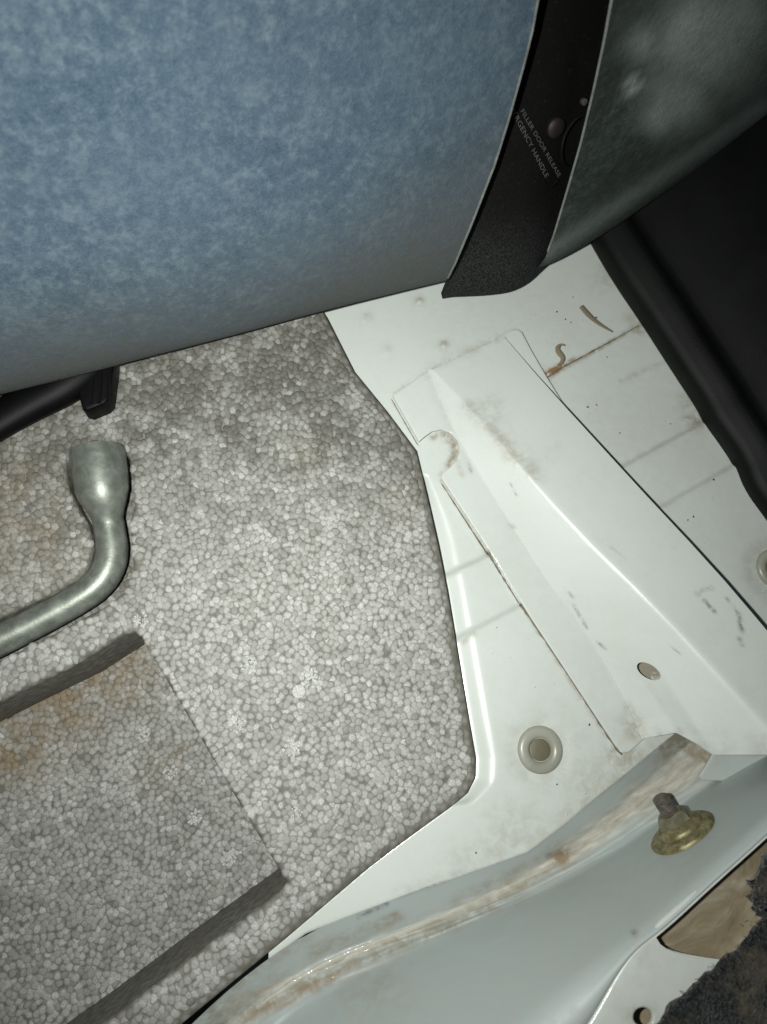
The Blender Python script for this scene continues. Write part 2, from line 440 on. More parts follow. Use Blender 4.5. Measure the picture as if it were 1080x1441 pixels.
fl = obj("metal_floor", me, WHITE, smooth=180); fl['kind'] = 'structure'

# well under the foam
me = plate("spare_well", at(300, 900, -.090), (0, 0, 1), [at(x, y, -.090) for x, y in [(-260, 200), (760, 200), (820, 1250), (500, 1560), (-260, 1560)]], thick=.002)
obj("well_floor", me, SHADEDPAINT, kind='structure')

# ------------------------------------------------------------------ foam tray
foam = empty("foam_tray", at(300, 900, -.07), "grey speckled bead-foam tool tray with a deep pocket, filling the left of the boot floor", "foam tray")
me = plate("body", (0, 0, -.0022), (0, 0, 1), FOAM, [POCKET, GROOVE], thick=.085, bevel=.0036, res=3)
attr(me, 'dirt_shade', np.zeros(len(me.vertices)))
child(obj("body", me, FBODY, smooth=50), foam)
me = plate("pocket_floor", (0, 0, -PDEPTH-.0020), (0, 0, 1), [at(x, y, -PDEPTH*.2) for x, y in [(-200, 960), (230, 830), (450, 1240), (200, 1600), (-200, 1600)]], thick=.018)
child(obj("pocket_floor", me, FBODY), foam)
gl = [Vector((p.x, p.y, 0)) for p in GROOVE]
ctr = Vector((np.mean([p.x for p in gl]), np.mean([p.y for p in gl]), 0))
me = plate("groove_floor", (0, 0, -GDEPTH-.0020), (0, 0, 1), [at(x, y, 0) for x, y in [(60, 615), (200, 615), (205, 830), (175, 870), (-130, 1010), (-130, 890), (60, 820), (105, 780)]], thick=.02)
child(obj("groove_floor", me, FBODY), foam)

def scatter(bbox, dmin, keep, tries=26):
    """dart throwing on a grid -> blue-noise points"""
    x0, x1, y0, y1 = bbox; cs = dmin/1.4142; nx = int((x1-x0)/cs)+1; ny = int((y1-y0)/cs)+1
    g = -np.ones((nx, ny), int); pts = []
    n = int(tries*(x1-x0)*(y1-y0)/(dmin*dmin))
    cand = np.c_[RNG.uniform(x0, x1, n), RNG.uniform(y0, y1, n)]
    cand = cand[keep(cand)]; d2 = dmin*dmin
    for px_, py_ in cand.tolist():
        i = int((px_-x0)/cs); j = int((py_-y0)/cs); good = True
        if g[i, j] >= 0: continue
        for a in range(max(0, i-2), min(nx, i+3)):
            for b in range(max(0, j-2), min(ny, j+3)):
                k = g[a, b]
                if k >= 0:
                    q = pts[k]
                    if (q[0]-px_)**2+(q[1]-py_)**2 < d2: good = False; break
            if not good: break
        if good: g[i, j] = len(pts); pts.append((px_, py_))
    pts = np.array(pts); return pts[RNG.random(len(pts)) > .018]          # a few beads have come out, leaving pits

def beads(name, pts, z0, rmin=.0020, rmax=.0028, tilt=.125, zj=.00019):
    n = len(pts); K = 9
    rad = RNG.uniform(rmin, rmax, n); rot = RNG.uniform(0, 6.28, n)
    ang = np.linspace(0, 2*np.pi, K, endpoint=False)
    wob = 1+RNG.uniform(-.13, .13, (n, K)); el = RNG.uniform(.84, 1.16, n)
    prof = [(1.06, -.36), (.86, -.16), (.62, -.042), (.40, -.004)]
    hz = RNG.uniform(.75, 1.15, n)
    tx = RNG.normal(0, tilt, n); ty = RNG.normal(0, tilt, n)
    vs = []
    for rr, zz in prof:
        lx = rr*wob*np.cos(ang)*el[:, None]*rad[:, None]; ly = rr*wob*np.sin(ang)/el[:, None]*rad[:, None]
        cx = lx*np.cos(rot)[:, None]-ly*np.sin(rot)[:, None]; cy = lx*np.sin(rot)[:, None]+ly*np.cos(rot)[:, None]
        cz = zz*rad[:, None]*hz[:, None]+cx*tx[:, None]+cy*ty[:, None]
        vs.append(np.stack([cx, cy, cz], -1))
    top = np.zeros((n, 1, 3)); top[:, 0, 2] = .004*rad*hz
    P = np.concatenate(vs+[top], 1)
    z0 = z0+RNG.normal(0, zj, n)
    P[:, :, 0] += pts[:, None, 0]; P[:, :, 1] += pts[:, None, 1]; P[:, :, 2] += z0[:, None]
    m = K*4+1; base = (np.arange(n)*m)[:, None, None]
    tris = []
    for rng in range(3):
        for k in range(K):
            a, b = rng*K+k, rng*K+(k+1) % K; a2, b2 = a+K, b+K
            tris += [(a, b, b2), (a, b2, a2)]
    for k in range(K): tris.append((3*K+k, 3*K+(k+1) % K, 4*K))
    T = (base+np.array(tris)[None]).reshape(-1, 3)
    me = fast_mesh(name, P.reshape(-1, 3), T)
    attr(me, 'edge', np.tile(np.r_[np.repeat([1.06, .86, .62, .40], K), 0.0], n))
    return me

b0, b1 = at(-40, 400, 0), at(720, 1480, 0)
def keep_top(p):
    return (poly_sd(p, FOAM2) < -.0056) & (poly_sd(p, POCK2) > .0026) & (poly_sd(p, GRV2) > .0021)
pts = scatter((at(-60, 1000, 0).x, b1.x, at(-60, 1490, 0).y, at(300, 395, 0).y), .00262, keep_top)
q = np.array(proj(np.c_[pts, np.zeros(len(pts))]))
zt = np.zeros(len(pts))
zt -= .0010
me = beads("foam_beads", pts, zt)
def bead_attr(me, blobs, strokes=()):
    co = np.zeros(len(me.vertices)*3, np.float32); me.vertices.foreach_get('co', co)
    co = co.reshape(-1, 3); q = proj(co); attr(me, 'dirt_shade', marks(co, blobs, strokes))
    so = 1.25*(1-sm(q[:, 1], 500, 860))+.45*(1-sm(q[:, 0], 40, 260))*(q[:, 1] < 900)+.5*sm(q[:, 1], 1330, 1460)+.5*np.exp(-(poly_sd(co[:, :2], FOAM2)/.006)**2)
    attr(me, 'soil_shade', np.where(co[:, 2] < -.02, .20, np.where(co[:, 2] < -.005, 1.3, so))+.12)  # groove and pocket beads coloured darker, standing in for recess shade
bead_attr(me, [(30, 760, 80, .45), (430, 640, 30, .25), (560, 700, 30, .2), (20, 700, 60, .5)])
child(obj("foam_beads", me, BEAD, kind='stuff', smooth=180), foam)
def keep_pk(p): return (poly_sd(p, POCK2) < .004)
pk = scatter((at(-60, 1000, -PDEPTH).x, at(440, 1000, -PDEPTH).x+.01, at(-60, 1560, -PDEPTH).y-.01, at(300, 880, -PDEPTH).y), .00268, keep_pk)
q = proj(np.c_[pk, np.full(len(pk), -PDEPTH)])
sl = seg_d(q, (188, 1100), (262, 1050))
zp = -PDEPTH-.0002 - .0014*np.exp(-(sl/7)**2)
# shallow step beside the mark in the pocket floor
me = beads("pocket_beads", pk, zp)
bead_attr(me, [(20, 1055, 45, 1.2), (90, 990, 60, .9), (170, 950, 50, .8), (40, 1020, 60, .8), (225, 1080, 30, .3)], [(0, 1020, 200, 920, 14, .9), (188, 1100, 262, 1050, 5, .6)])  # stains, plus a stroke darkening the short groove
child(obj("pocket_beads", me, BEAD, kind='stuff', smooth=180), foam)
gr = scatter((GRV2[:, 0].min(), GRV2[:, 0].max(), GRV2[:, 1].min(), GRV2[:, 1].max()), .0034, lambda p: poly_sd(p, GRV2) < .002)
me = beads("groove_beads", gr, np.full(len(gr), -GDEPTH-.0002)); bead_attr(me, [(100, 700, 100, .3)])
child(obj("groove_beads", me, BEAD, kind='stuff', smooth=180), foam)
# glossy moulding marks: small discs with a broken surface
def vent(x, y, rpx, z=0.0, lines=False):
    p = at(x, y, z); R = rpx/F_PX*(CAM.z-z)
    bm = bmesh.new()
    if lines:
        for k in range(-2, 3):
            hw = R*.16; L = math.sqrt(max(R*R-(k*R*.4)**2, 1e-9))*.95
            M = Matrix.Translation(p+Vector((0, 0, .0010))) @ Matrix.Rotation(.25, 4, 'Z') @ Matrix.Translation((k*R*.4, 0, 0)) @ Matrix.Diagonal((hw*1.3, 2*L, .0006, 1))
            bmesh.ops.create_cube(bm, size=1, matrix=M)
        bmesh.ops.create_circle(bm, cap_ends=True, segments=20, radius=R*1.1, matrix=Matrix.Translation(p+Vector((0, 0, .0009))))
    else:
        for k in range(34):
            a = random.uniform(0, 6.28); d = R*math.sqrt(random.random())
            s = R*random.uniform(.10, .24)
            M = Matrix.Translation(p+Vector((d*math.cos(a), d*math.sin(a), .00005+random.uniform(-.0002, .0003)))) @ Euler((random.uniform(-.35, .35), random.uniform(-.35, .35), a)).to_matrix().to_4x4() @ Matrix.Diagonal((s*random.uniform(.7, 1.5), s, s*.22, 1))
            bmesh.ops.create_icosphere(bm, subdivisions=1, radius=1, matrix=M)
    me = bpy.data.meshes.new("vent_mark"); bm.to_mesh(me); bm.free()
    child(obj("vent_mark", me, FGLOSS, smooth=20), foam)
for a in [(350, 936, 12), (334, 1018, 12), (411, 1050, 13), (437, 955, 13)]: vent(*a)
vent(421, 973, 8, lines=True)
for a in [(202, 1034, 9), (240, 1087, 9), (275, 1150, 9), (322, 1208, 9)]: vent(*a, z=-PDEPTH)
for a in [(200, 872, 10), (417, 1142, 8)]: vent(*a)

# ------------------------------------------------------------------ lug wrench
wr = empty("lug_wrench", at(150, 760, -.012), "bent grey steel lug wrench lying in its groove in the foam tray", "lug wrench")
ctl = [(-130, 966, -.003, 21), (-60, 930, -.003, 21), (0, 902, -.0035, 20.5), (60, 871, -.004, 20.5), (108, 845, -.004, 20.5), (138, 824, -.004, 21), (154, 800, -.004, 21.5), (159, 775, -.004, 21.5), (156, 752, -.0035, 20.8), (153, 736, -.003, 21)]
hp = smooth_line(ctl, 44, 2)
path = [at(a, b, c_) for a, b, c_, _ in hp]; rad = [r_/F_PX*(CAM.z-c_)*1.02 for _, _, c_, r_ in hp]
child(obj("handle", tube("handle", path, rad, 28), STEEL, smooth=60), wr)
sk = [(153.5, 739, -.003, 20.4), (152, 730, -.002, 20.6), (150, 718, -.0005, 24.5), (147.5, 704, .001, 31), (145, 694, .0015, 35.2), (142.5, 674, .0018, 36.6), (140, 655, .0018, 37.2), (138, 638, .0018, 37.5), (137.6, 634, .0018, 36.8)]
hp = smooth_line(sk, 26, 1)
path = [at(a, b, c_) for a, b, c_, _ in hp]; rad = [r_/F_PX*(CAM.z-c_)*1.02 for _, _, c_, r_ in hp]
ax = (path[-1]-path[-4]).normalized()
# open hexagonal mouth: turn the wall inward and run back inside
path += [path[-1]+ax*.0001, path[-1]-ax*.006, path[-1]-ax*.016]; rad += [rad[-1]*.8, rad[-1]*.72, rad[-1]*.70]
child(obj("socket", tube("socket", path, rad, 30), STEEL, smooth=50), wr)

# ------------------------------------------------------------------ black clip peeping out under the carpet
ck = empty("plastic_hook", at(60, 570, 0), "black plastic hook poking out under the carpeted panel's lower edge", "hook")
cp = smooth_line([(-90, 652, .012, 22), (-20, 604, .012, 25), (40, 566, .012, 30), (90, 540, .012, 34), (135, 505, .012, 32), (172, 465, .010, 20)], 24, 2)
child(obj("strap", tube("strap", [at(a, b, c_) for a, b, c_, _ in cp], [r_/F_PX*.4 for *_, r_ in cp], 16, squash=.7), HOOK), ck)
blk = [at(x, y, .016) for x, y in [(104, 490), (162, 465), (160, 515), (154, 560), (148, 567), (124, 577), (116, 575), (109, 550)]]
child(obj("end_block", plate("end_block", at(130, 540, .016), (0, 0, 1), blk, thick=.016, bevel=.0015), HOOK), ck)
rb = [plate("rib", at(140, 540, .0172), (0, 0, 1), [at(x, 500, .0172), at(x+5, 497, .0172), at(x+2, 566, .0172), at(x-3, 567, .0172)], thick=.0014) for x in (128, 140, 152)]
for m_ in rb: child(obj("rib", m_, HOOK), ck)

# ------------------------------------------------------------------ carpeted side lining
def xb(table):
    ys = np.array([t[1] for t in table], float); xs = np.array([t[0] for t in table], float); o = np.argsort(ys)
    return lambda y: np.interp(y, ys[o], xs[o])
CUT = xb([(800, -200), (757, 0), (748, 50), (735, 100), (717, 165), (697, 230), (664, 315), (640, 372), (624, 405), (618, 420), (600, 480)])
CUT2 = xb([(900, -200), (861, 0), (850, 60), (836, 125), (818, 200), (798, 270), (780, 330), (768, 362), (755, 380), (700, 440)])

def lean_surface(bottom, zb, bdir, prof, left=None, right=None, ncol=90, dy=0.0, dy0=0.0, roll=0.0):
    """rows of points following prof (set back b, height z) from a bottom line, cut at the photo's seam lines"""
    B = [at(x, y+dy*(1-sm(x, 0., 640.))+dy0, zb if not hasattr(zb, '__len__') else zb[i]) for i, (x, y) in enumerate(bottom)]
    B = smooth_line([tuple(p) for p in B], 240, 2); bd = np.array(bdir)
    prof = smooth_line(prof, 46, 2)
    rows = []
    for b, zz in prof:
        L = B+bd*b+np.array((0, 0, zz)); L = L+bd*(roll*np.clip((np.linspace(0, 1, 240)-.42)/.43, 0, 1.3)**2*np.clip(zz/.09, 0, 1))[:, None]; q = proj(L); i0, i1 = 0.0, len(L)-1.0
        if left is not None:
            k = np.where(q[:, 0]-left(q[:, 1]) > 0)[0]; i0 = float(max(k[0]-.5, 0)) if len(k) else 0.0
        if right is not None:
            g = q[:, 0]-right(q[:, 1]); k = np.where(g > 0)[0]
            if len(k) and k[0] > 0:
                j = k[0]; i1 = j-1+(-g[j-1])/(g[j]-g[j-1])
        if left is not None and i0 > 0:
            g = q[:, 0]-left(q[:, 1]); j = int(np.where(g > 0)[0][0])
            if j > 0: i0 = j-1+(-g[j-1])/(g[j]-g[j-1])
        t = np.linspace(i0, max(i1, i0+1), ncol)
        rows.append(np.stack([np.interp(t, np.arange(len(L)), L[:, k]) for k in range(3)], 1))
    return np.array(rows)

def surf_mesh(name, R_, thick, bdir):
    """gives a grid real thickness with a closed back"""
    r, c, _ = R_.shape; back = R_+np.array(bdir)*thick
    v = np.concatenate([R_.reshape(-1, 3), back.reshape(-1, 3)]); n = r*c
    f = grid_faces(r, c); f += [tuple(i+n for i in q[::-1]) for q in f]
    for i in range(r-1):
        f.append((i*c, (i+1)*c, (i+1)*c+n, i*c+n)); f.append(((i+1)*c-1, (i+1)*c-1+n, (i+2)*c-1+n, (i+2)*c-1))
    for j in range(c-1):
        f.append((j, j+n, j+1+n, j+1)); f.append(((r-1)*c+j, (r-1)*c+j+1, (r-1)*c+j+1+n, (r-1)*c+j+n))
    return recalc(mesh(name, v, f))

bl = [(-160, 592), (0, 551), (120, 523), (200, 503), (330, 473), (460, 441), (560, 419), (625, 405), (720, 385), (900, 345)]
p, q_ = at(0, 550, .012), at(625, 405, .012); t_ = (q_-p).normalized(); BD = (-t_.y, t_.x, 0)
cpt = empty("carpet_panel", at(300, 480, .012), "large blue-grey carpeted lining panel rising over the top left", "carpet panel")
prof = [(.034, -.004), (.016, -.003), (.006, .002), (-.001, .012), (-.005, .028), (-.004, .05), (.003, .08), (.018, .125), (.036, .18), (.058, .26), (.068, .30)]
R_ = lean_surface(bl, .012, BD, prof, right=CUT, dy=12, dy0=7, roll=.032)
me = surf_mesh("panel", R_, .006, BD)
co = np.array([v.co for v in me.vertices]); attr(me, 'dirt_shade', np.clip(1.1*(1-sm(co[:, 2]-.35*np.maximum(co[:, 0]-.02, 0), .02, .13))*(.85+.15*np.sin(co[:, 0]*40))+.0, 0, 1))  # greyer towards bottom and right: grazing shade put into the colour
child(obj("panel", me, BLUECARPET, smooth=50), cpt)
edge = [Vector(r_[-1]) for r_ in R_[6:]]
me = tube("edge_binding", edge, [.0007]*len(edge), 8); attr(me, 'dirt_shade', np.zeros(len(me.vertices)))
child(obj("edge_binding", me, EDGE), cpt)

# dark recessed trim with the printed lines
mt = empty("side_trim", at(700, 400, ZF), "narrow black recessed trim strip with printed words between the two carpet panels", "trim panel")
mb = [(540, 440), (590, 422), (630, 409), (665, 408), (700, 406), (728, 401), (752, 388), (772, 368), (800, 346), (860, 305)]
MD = Vector((BD[0]+.10, BD[1], 0)).normalized()
mprof = [(0, -.008), (0, 0), (.006, .018), (.038, .07), (.082, .14), (.142, .235), (.182, .30)]
c1 = lambda y: CUT(y)-26*(1-sm(np.asarray(y, float), 320, 400))+5; c2 = lambda y: CUT2(y)+24
R2_ = lean_surface(mb, .004, MD, mprof, left=c1, right=c2, ncol=40)
me = surf_mesh("trim", R2_, .004, MD); co = np.array([v.co for v in me.vertices])
attr(me, 'dirt_shade', .05+.95*(1-sm(proj(co)[:, 1]*-1, -400, -270)))
child(obj("trim", me, TRIM, smooth=50), mt)
# a local plane on the trim for the lettering
def trim_hit(px_, py_):
    q = proj(R2_.reshape(-1, 3)); i = int(np.argmin(((q-np.array((px_, py_)))**2).sum(1))); i, j = divmod(i, R2_.shape[1])
    i = min(max(i, 1), R2_.shape[0]-2); j = min(max(j, 1), R2_.shape[1]-2)
    du = Vector(R2_[i, j+1]-R2_[i, j-1]); dv = Vector(R2_[i+1, j]-R2_[i-1, j]); n = du.cross(dv).normalized()
    P = Vector(R2_[i, j])
    if n.dot(CAM-P) < 0: n = -n
    return P, n
TP, TN = trim_hit(760, 205); TP = TP+TN*.0012
def letter(body, a, b, h_px):
    A = on_plane(*a, TP, TN); B_ = on_plane(*b, TP, TN); x = (B_-A); L = x.length
    cu = bpy.data.curves.new("lettering", 'FONT'); cu.body = body; cu.size = 1; cu.space_character = 1.05
    cu.extrude = .02
    o = bpy.data.objects.new("lettering", cu); C.objects.link(o); dg = bpy.context.evaluated_depsgraph_get(); dg.update()
    me = bpy.data.meshes.new_from_object(o.evaluated_get(dg)); bpy.data.objects.remove(o); bpy.data.curves.remove(cu)
    co = np.array([v.co for v in me.vertices]); wd = co[:, 0].max()-co[:, 0].min(); ht = co[:, 1].max()
    s = L/wd; hh = h_px/F_PX*(A-CAM).length/ht*1.15
    me.transform(frame(A, TN, x) @ Matrix.Diagonal((s, hh, .01*s, 1)) @ Matrix.Translation((-co[:, 0].min(), 0, 0)))
    me.materials.clear()
    child(obj("lettering", me, PRINT, smooth=None), mt)
letter("FILLER DOOR RELEASE", (733, 157), (786, 250), 4.4)
letter("EMERGENCY HANDLE", (714, 146), (768, 251), 5.2)
# faint printed hook mark under the words
hk = [on_plane(x, y, TP, TN) for x, y in [(764, 250), (767, 258), (773, 263), (779, 261), (785, 254)]]
child(obj("printed_mark", tube("printed_mark", [Vector(v) for v in smooth_line([tuple(v) for v in hk], 12)], [.0006]*12, 6), TRIM), mt)
hc = on_plane(812, 200, TP, TN)
rp = [hc+frame((0, 0, 0), TN).to_3x3() @ Vector((.0092*math.cos(a), .0135*math.sin(a), 0)) for a in np.linspace(0, 2*math.pi, 36)]
child(obj("handle_ring", tube("handle_ring", rp, [.0009]*36, 8, cap=False), BLACK), mt)
me = lathe("boss", [(.0052, -.004), (.0052, .0004), (.0040, .0016), (.0015, .0019)], frame(on_plane(783, 180, TP, TN), TN), 20)
child(obj("boss", me, plastic("brown_boss", (.011, .007, .006), .6)), mt)
me = lathe("boss", [(.0018, -.001), (.0018, .001), (.0008, .0014)], frame(on_plane(822, 143, TP, TN), TN), 14)
child(obj("boss", me, plastic("grey_boss", (.05, .05, .047), .5)), mt)

# right-hand carpet panel
rp_ = empty("carpet_panel", at(850, 318, .01), "dark green-grey carpet panel at the top right with pale scuffs", "carpet panel")
rb_ = [(500, 545), (620, 460), (690, 412), (740, 384), (770, 378), (850, 333), (960, 256), (1080, 167), (1250, 40)]
zb_ = [.006, .006, .006, .007, .008, .012, .022, .036, .055]
RD = Vector((.50, .86, 0)).normalized()
rprof = [(.010, -.003), (.002, -.002), (0, .004), (-.001, .012), (.004, .05), (.016, .11), (.038, .19), (.055, .26)]
R3_ = lean_surface(rb_, zb_, tuple(RD), rprof, left=CUT2)
me = surf_mesh("panel", R3_, .005, tuple(RD))
co = np.array([v.co for v in me.vertices])
attr(me, 'dirt_shade', np.maximum(marks(co, [(1000, 60, 70, 1.3), (960, 140, 45, 1.1), (890, 120, 12, 1.3), (905, 60, 25, .9), (1040, 30, 60, 1.0), (930, 165, 25, 1.2)]), marks(co, (), [(770, 358, 1080, 146, 12, .6)])))
child(obj("panel", me, DARKCARPET, smooth=50), rp_)
edge = [Vector(r_[0]) for r_ in R3_[5:]]
me = tube("edge_binding", edge, [.0006]*len(edge), 8); attr(me, 'dirt_shade', np.zeros(len(me.vertices)))
child(obj("edge_binding", me, EDGE), rp_)

# ------------------------------------------------------------------ black side moulding, right
sd_ = empty("side_moulding", at(950, 530, ZF), "black plastic side moulding with a rounded ridge at the right edge", "plastic moulding")
el = smooth_line([(770, 230), (828, 333), (862, 392), (905, 455), (950, 525), (985, 578), (990, 592), (1012, 622), (1034, 655), (1046, 690), (1082, 738), (1170, 865)], 90, 1)
E = np.array([at(x, y, ZF-.001) for x, y in el]); pd_ = np.array(((at(1080, 735, ZF)-at(828, 333, ZF)).normalized()))
nd = np.array((-pd_[1], pd_[0], 0)); nd = nd if nd[0] > 0 else -nd
mp = smooth_line([(0, 0), (-.0003, .010), (.004, .014), (.009, .0165), (.0125, .0195), (.0155, .0200), (.0185, .0175), (.021, .0150), (.026, .0165), (.045, .027), (.08, .043), (.14, .062), (.22, .075)], 60, 2)
Em = smooth_line(E, 90, 2)
# the outer rows follow a straightened edge so the small notches stay at the foot only
Es = resample(np.array([E[0], E[-1]]), 90)
rows = []
for b, zz in mp:
    k = float(sm(np.array([b]), .0, .016)[0]); rows.append(Em*(1-k)+(Em*.35+Es*.65)*k+nd*b+np.array((0, 0, zz)))
G = np.array(rows).transpose(1, 0, 2)
child(obj("moulding", surf_mesh("moulding", G, .003, (nd[0]*.3, nd[1]*.3, -1)), BLACK, smooth=60), sd_)

# ------------------------------------------------------------------ rail
rail = empty("seat_rail_bracket", at(800, 780, ZF), "white folded steel bracket running diagonally across the white floor", "steel bracket")
flA = smooth_line([(553, 556), (572, 590), (590, 621)], 6, 0)
notch = [(597, 615), (608, 607), (622, 604), (635, 609), (644, 620), (647, 634), (643, 648), (633, 658), (623, 666), (621, 672)]
flB = smooth_line([(626, 679), (658, 727), (690, 775), (735, 850), (800, 948), (868, 1052), (876, 1061), (886, 1058)], 40, 1)
BL = [(602, 521), (637, 605), (665, 651), (714, 728), (772, 820), (810, 868), (850, 933), (890, 1006), (903, 1040)]
CL = [(609, 520), (658, 570), (714, 633), (810, 742), (926, 855), (1080, 1024), (1115, 1062)]
DL = [(710, 474), (770, 545), (880, 665), (1000, 793), (1080, 888), (1180, 1010)]
ZT = ZF+.0022
fl_out = [tuple(p) for p in flA]+notch+[tuple(p) for p in flB]+[(x+7, y-3) for x, y in BL[::-1]]
def flz(x, y): return ZT
me = plate("flange", (0, 0, ZT), (0, 0, 1), [at(x, y, ZT) for x, y in fl_out], thick=.0016, bevel=.0004)
densify(me, .0022)
def rail_attrs(me):
    co = np.array([v.co for v in me.vertices])
    attr(me, 'dirt_shade', .6*marks(co, [(690, 580, 22, .8), (735, 655, 26, .45), (700, 622, 24, .45), (892, 1022, 20, .9), (925, 1035, 16, .5), (1010, 1050, 28, .45), (630, 615, 20, .3), (1070, 1050, 20, .7), (780, 640, 14, .3)],
         [(660, 575, 755, 670, 12, .95), (720, 640, 740, 660, 7, 1.0), (609, 519, 712, 473, 4, .5), (645, 650, 650, 668, 4, .8), (885, 995, 905, 1042, 8, .9), (905, 1040, 955, 1030, 6, .9), (602, 525, 660, 660, 6, .3)]))
    attr(me, 'rust', marks(co, [(716, 640, 10, .4), (895, 1030, 9, .5)]))
    attr(me, 'scuff', .62*marks(co, [(983, 835, 4, .9), (1000, 828, 4, .8)],
         [(986, 833, 1000, 826, 3, .8), (991, 845, 1006, 861, 2.6, 1.3), (1023, 842, 1040, 865, 2.2, 1.1), (1040, 865, 1045, 888, 3.5, 1.3), (1040, 898, 1046, 908, 3, 1.0), (808, 852, 826, 884, 2.0, 1.2), (841, 903, 852, 913, 1.8, 1.1),
          (719, 681, 727, 697, 1.4, .9), (942, 908, 960, 922, 1.2, .8), (716, 738, 724, 742, 2.5, .9), (660, 655, 664, 664, 2.0, .9), (860, 770, 880, 785, 1.5, .5), (800, 832, 806, 840, 2, .8)]))
rail_attrs(me)
child(obj("flange", me, WHITE, smooth=30), rail)
NT_, NU, NV = 200, 56, 50
def line3(L, z0, z1, n, dz=0.0):
    p = smooth_line(L, n, 1); t = np.linspace(0, 1, n)
    return np.array([at(x, y, z0+(z1-z0)*(k**.8)) for (x, y), k in zip(p, t)]), p
Bp, _ = line3(BL, ZT+.0002, ZT+.0006, NT_); _b, _c, _d2 = (smooth_line(L, NT_, 1) for L in (BL, CL, DL))
sep = np.linalg.norm(_c-_b, axis=1)/F_PX*(CAM.z-ZF)*.93
RH = ZT+.0008+.56*np.maximum(sep-.0025, 0)
RH = np.convolve(np.pad(RH, 12, 'edge'), np.ones(25)/25, 'valid')
Cp = np.array([at(*_c[i], RH[i]) for i in range(NT_)]); Dp = np.array([at(*_d2[i], RH[i]*1.0+.0004) for i in range(NT_)])
dn = (Dp[-1]-Dp[0]); dn /= np.linalg.norm(dn); out = np.array((dn[1], -dn[0], 0)); out = out if out[0] > 0 else -out
rows = []
tt = np.linspace(0, 1, NT_)
E_px = resample([(903, 1040), (912, 1038), (952, 1031), (980, 1046), (1003, 1062), (1060, 1062), (1115, 1062)], NU)
for i in range(NT_):
    row = [Bp[i]+(Cp[i]-Bp[i])*u for u in np.linspace(0, 1, NU)]
    if tt[i] > .72:
        k = float(sm(np.array([tt[i]]), .72, 1.0)[0])
        for j, u in enumerate(np.linspace(0, 1, NU)):
            e = (Bp[-1]+(Cp[-1]-Bp[-1])*u); tgt = np.array(at(*E_px[j], e[2])); row[j] = row[j]+(tgt-e)*k
    row += [Cp[i]+(Dp[i]-Cp[i])*u for u in np.linspace(0, 1, NV)[1:]]
    hgt = Dp[i][2]-ZF
    row += [Dp[i]+out*.0006+np.array((0, 0, -.0010)), Dp[i]+out*.0008+np.array((0, 0, -hgt-.002))]
    rows.append(row)
G = np.array(rows)
# round the two folds by smoothing across
n0 = G.shape[1]
for _ in range(10):
    H = G.copy(); m_ = np.zeros(n0); m_[NU-7:NU+6] = 1; m_[1:5] = .6
    H[:, 1:-1] = G[:, 1:-1]+(.25*G[:, :-2]+.5*G[:, 1:-1]+.25*G[:, 2:]-G[:, 1:-1])*m_[None, 1:-1, None]
    G = H
G[:, :, 2] += .00035*np.sin(np.linspace(0, 9, NT_))[:, None]
me = surf_mesh("channel", G, .0014, (0, 0, -1))
me = recalc(me)
ch = obj("channel", me, None)
# oval hole through the side wall
hc = at(909, 945, ZF+.012)
cu = lathe("cutter", [(1, -.04), (1, .04)], Matrix.Translation(hc) @ Matrix.Rotation(math.radians(-42), 4, 'Z') @ Matrix.Diagonal((.0064, .0031, 1, 1)), 28)
co_ = obj("cutter", cu, None)
bo = ch.modifiers.new("b", 'BOOLEAN'); bo.operation = 'DIFFERENCE'; bo.solver = 'EXACT'; bo.object = co_
dg = bpy.context.evaluated_depsgraph_get(); dg.update()
me = bpy.data.meshes.new_from_object(ch.evaluated_get(dg)); bpy.data.objects.remove(ch); bpy.data.objects.remove(co_)
me.name = "channel"; rail_attrs(me)
child(obj("channel", me, WHITE, smooth=40), rail)
# small plate tucked under the rail's top end
pl = [at(x, y, ZF+.0012) for x, y in [(700, 474), (716, 466), (729, 463), (735, 467), (748, 492), (770, 530), (800, 578), (770, 560)]]
me = plate("end_plate", (0, 0, ZF+.0009), (0, 0, 1), pl, thick=.0012, bevel=.0003); densify(me); rail_attrs(me)
child(obj("end_plate", me, WHITE), rail)

DIRTLINE = plastic("packed_dirt", (.12, .10, .07), .9, .6, 500)
for L, r0, r1 in [([(624, 677), (658, 729), (689, 776)], .00025, .0005), ([(689, 776), (700, 795), (734, 850)], .0006, .0003), ([(734, 850), (760, 889), (799, 949)], .0010, .0004), ([(799, 949), (840, 1012), (868, 1054), (876, 1062)], .0003, .0007),
                  ([(553, 557), (572, 591), (590, 622)], .0002, .0003), ([(609, 518), (660, 496), (711, 473)], .0004, .0007), ([(735, 468), (748, 493), (770, 531), (790, 562)], .0002, .00045), ([(770, 529), (790, 515), (840, 488), (905, 452)], .0006, .0002)]:
    p = smooth_line(L, 26, 1); path = []
    for x, y in p:
        w_ = at(x, y, ZF); i = int(np.argmin(((FV[:, :2]-np.array((w_.x, w_.y)))**2).sum(1))); path.append(Vector((w_.x, w_.y, FV[i, 2]+.0001)))
    rr = [(r0+(r1-r0)*k/25)*(1+.9*mnoise.noise(Vector((k*.5, r0*1e5, 0)))) for k in range(26)]
    child(obj("dirt_line", tube("dirt_line", path, [max(.00006, q_) for q_ in rr], 6, squash=.6), DIRTLINE, smooth=180), fl)

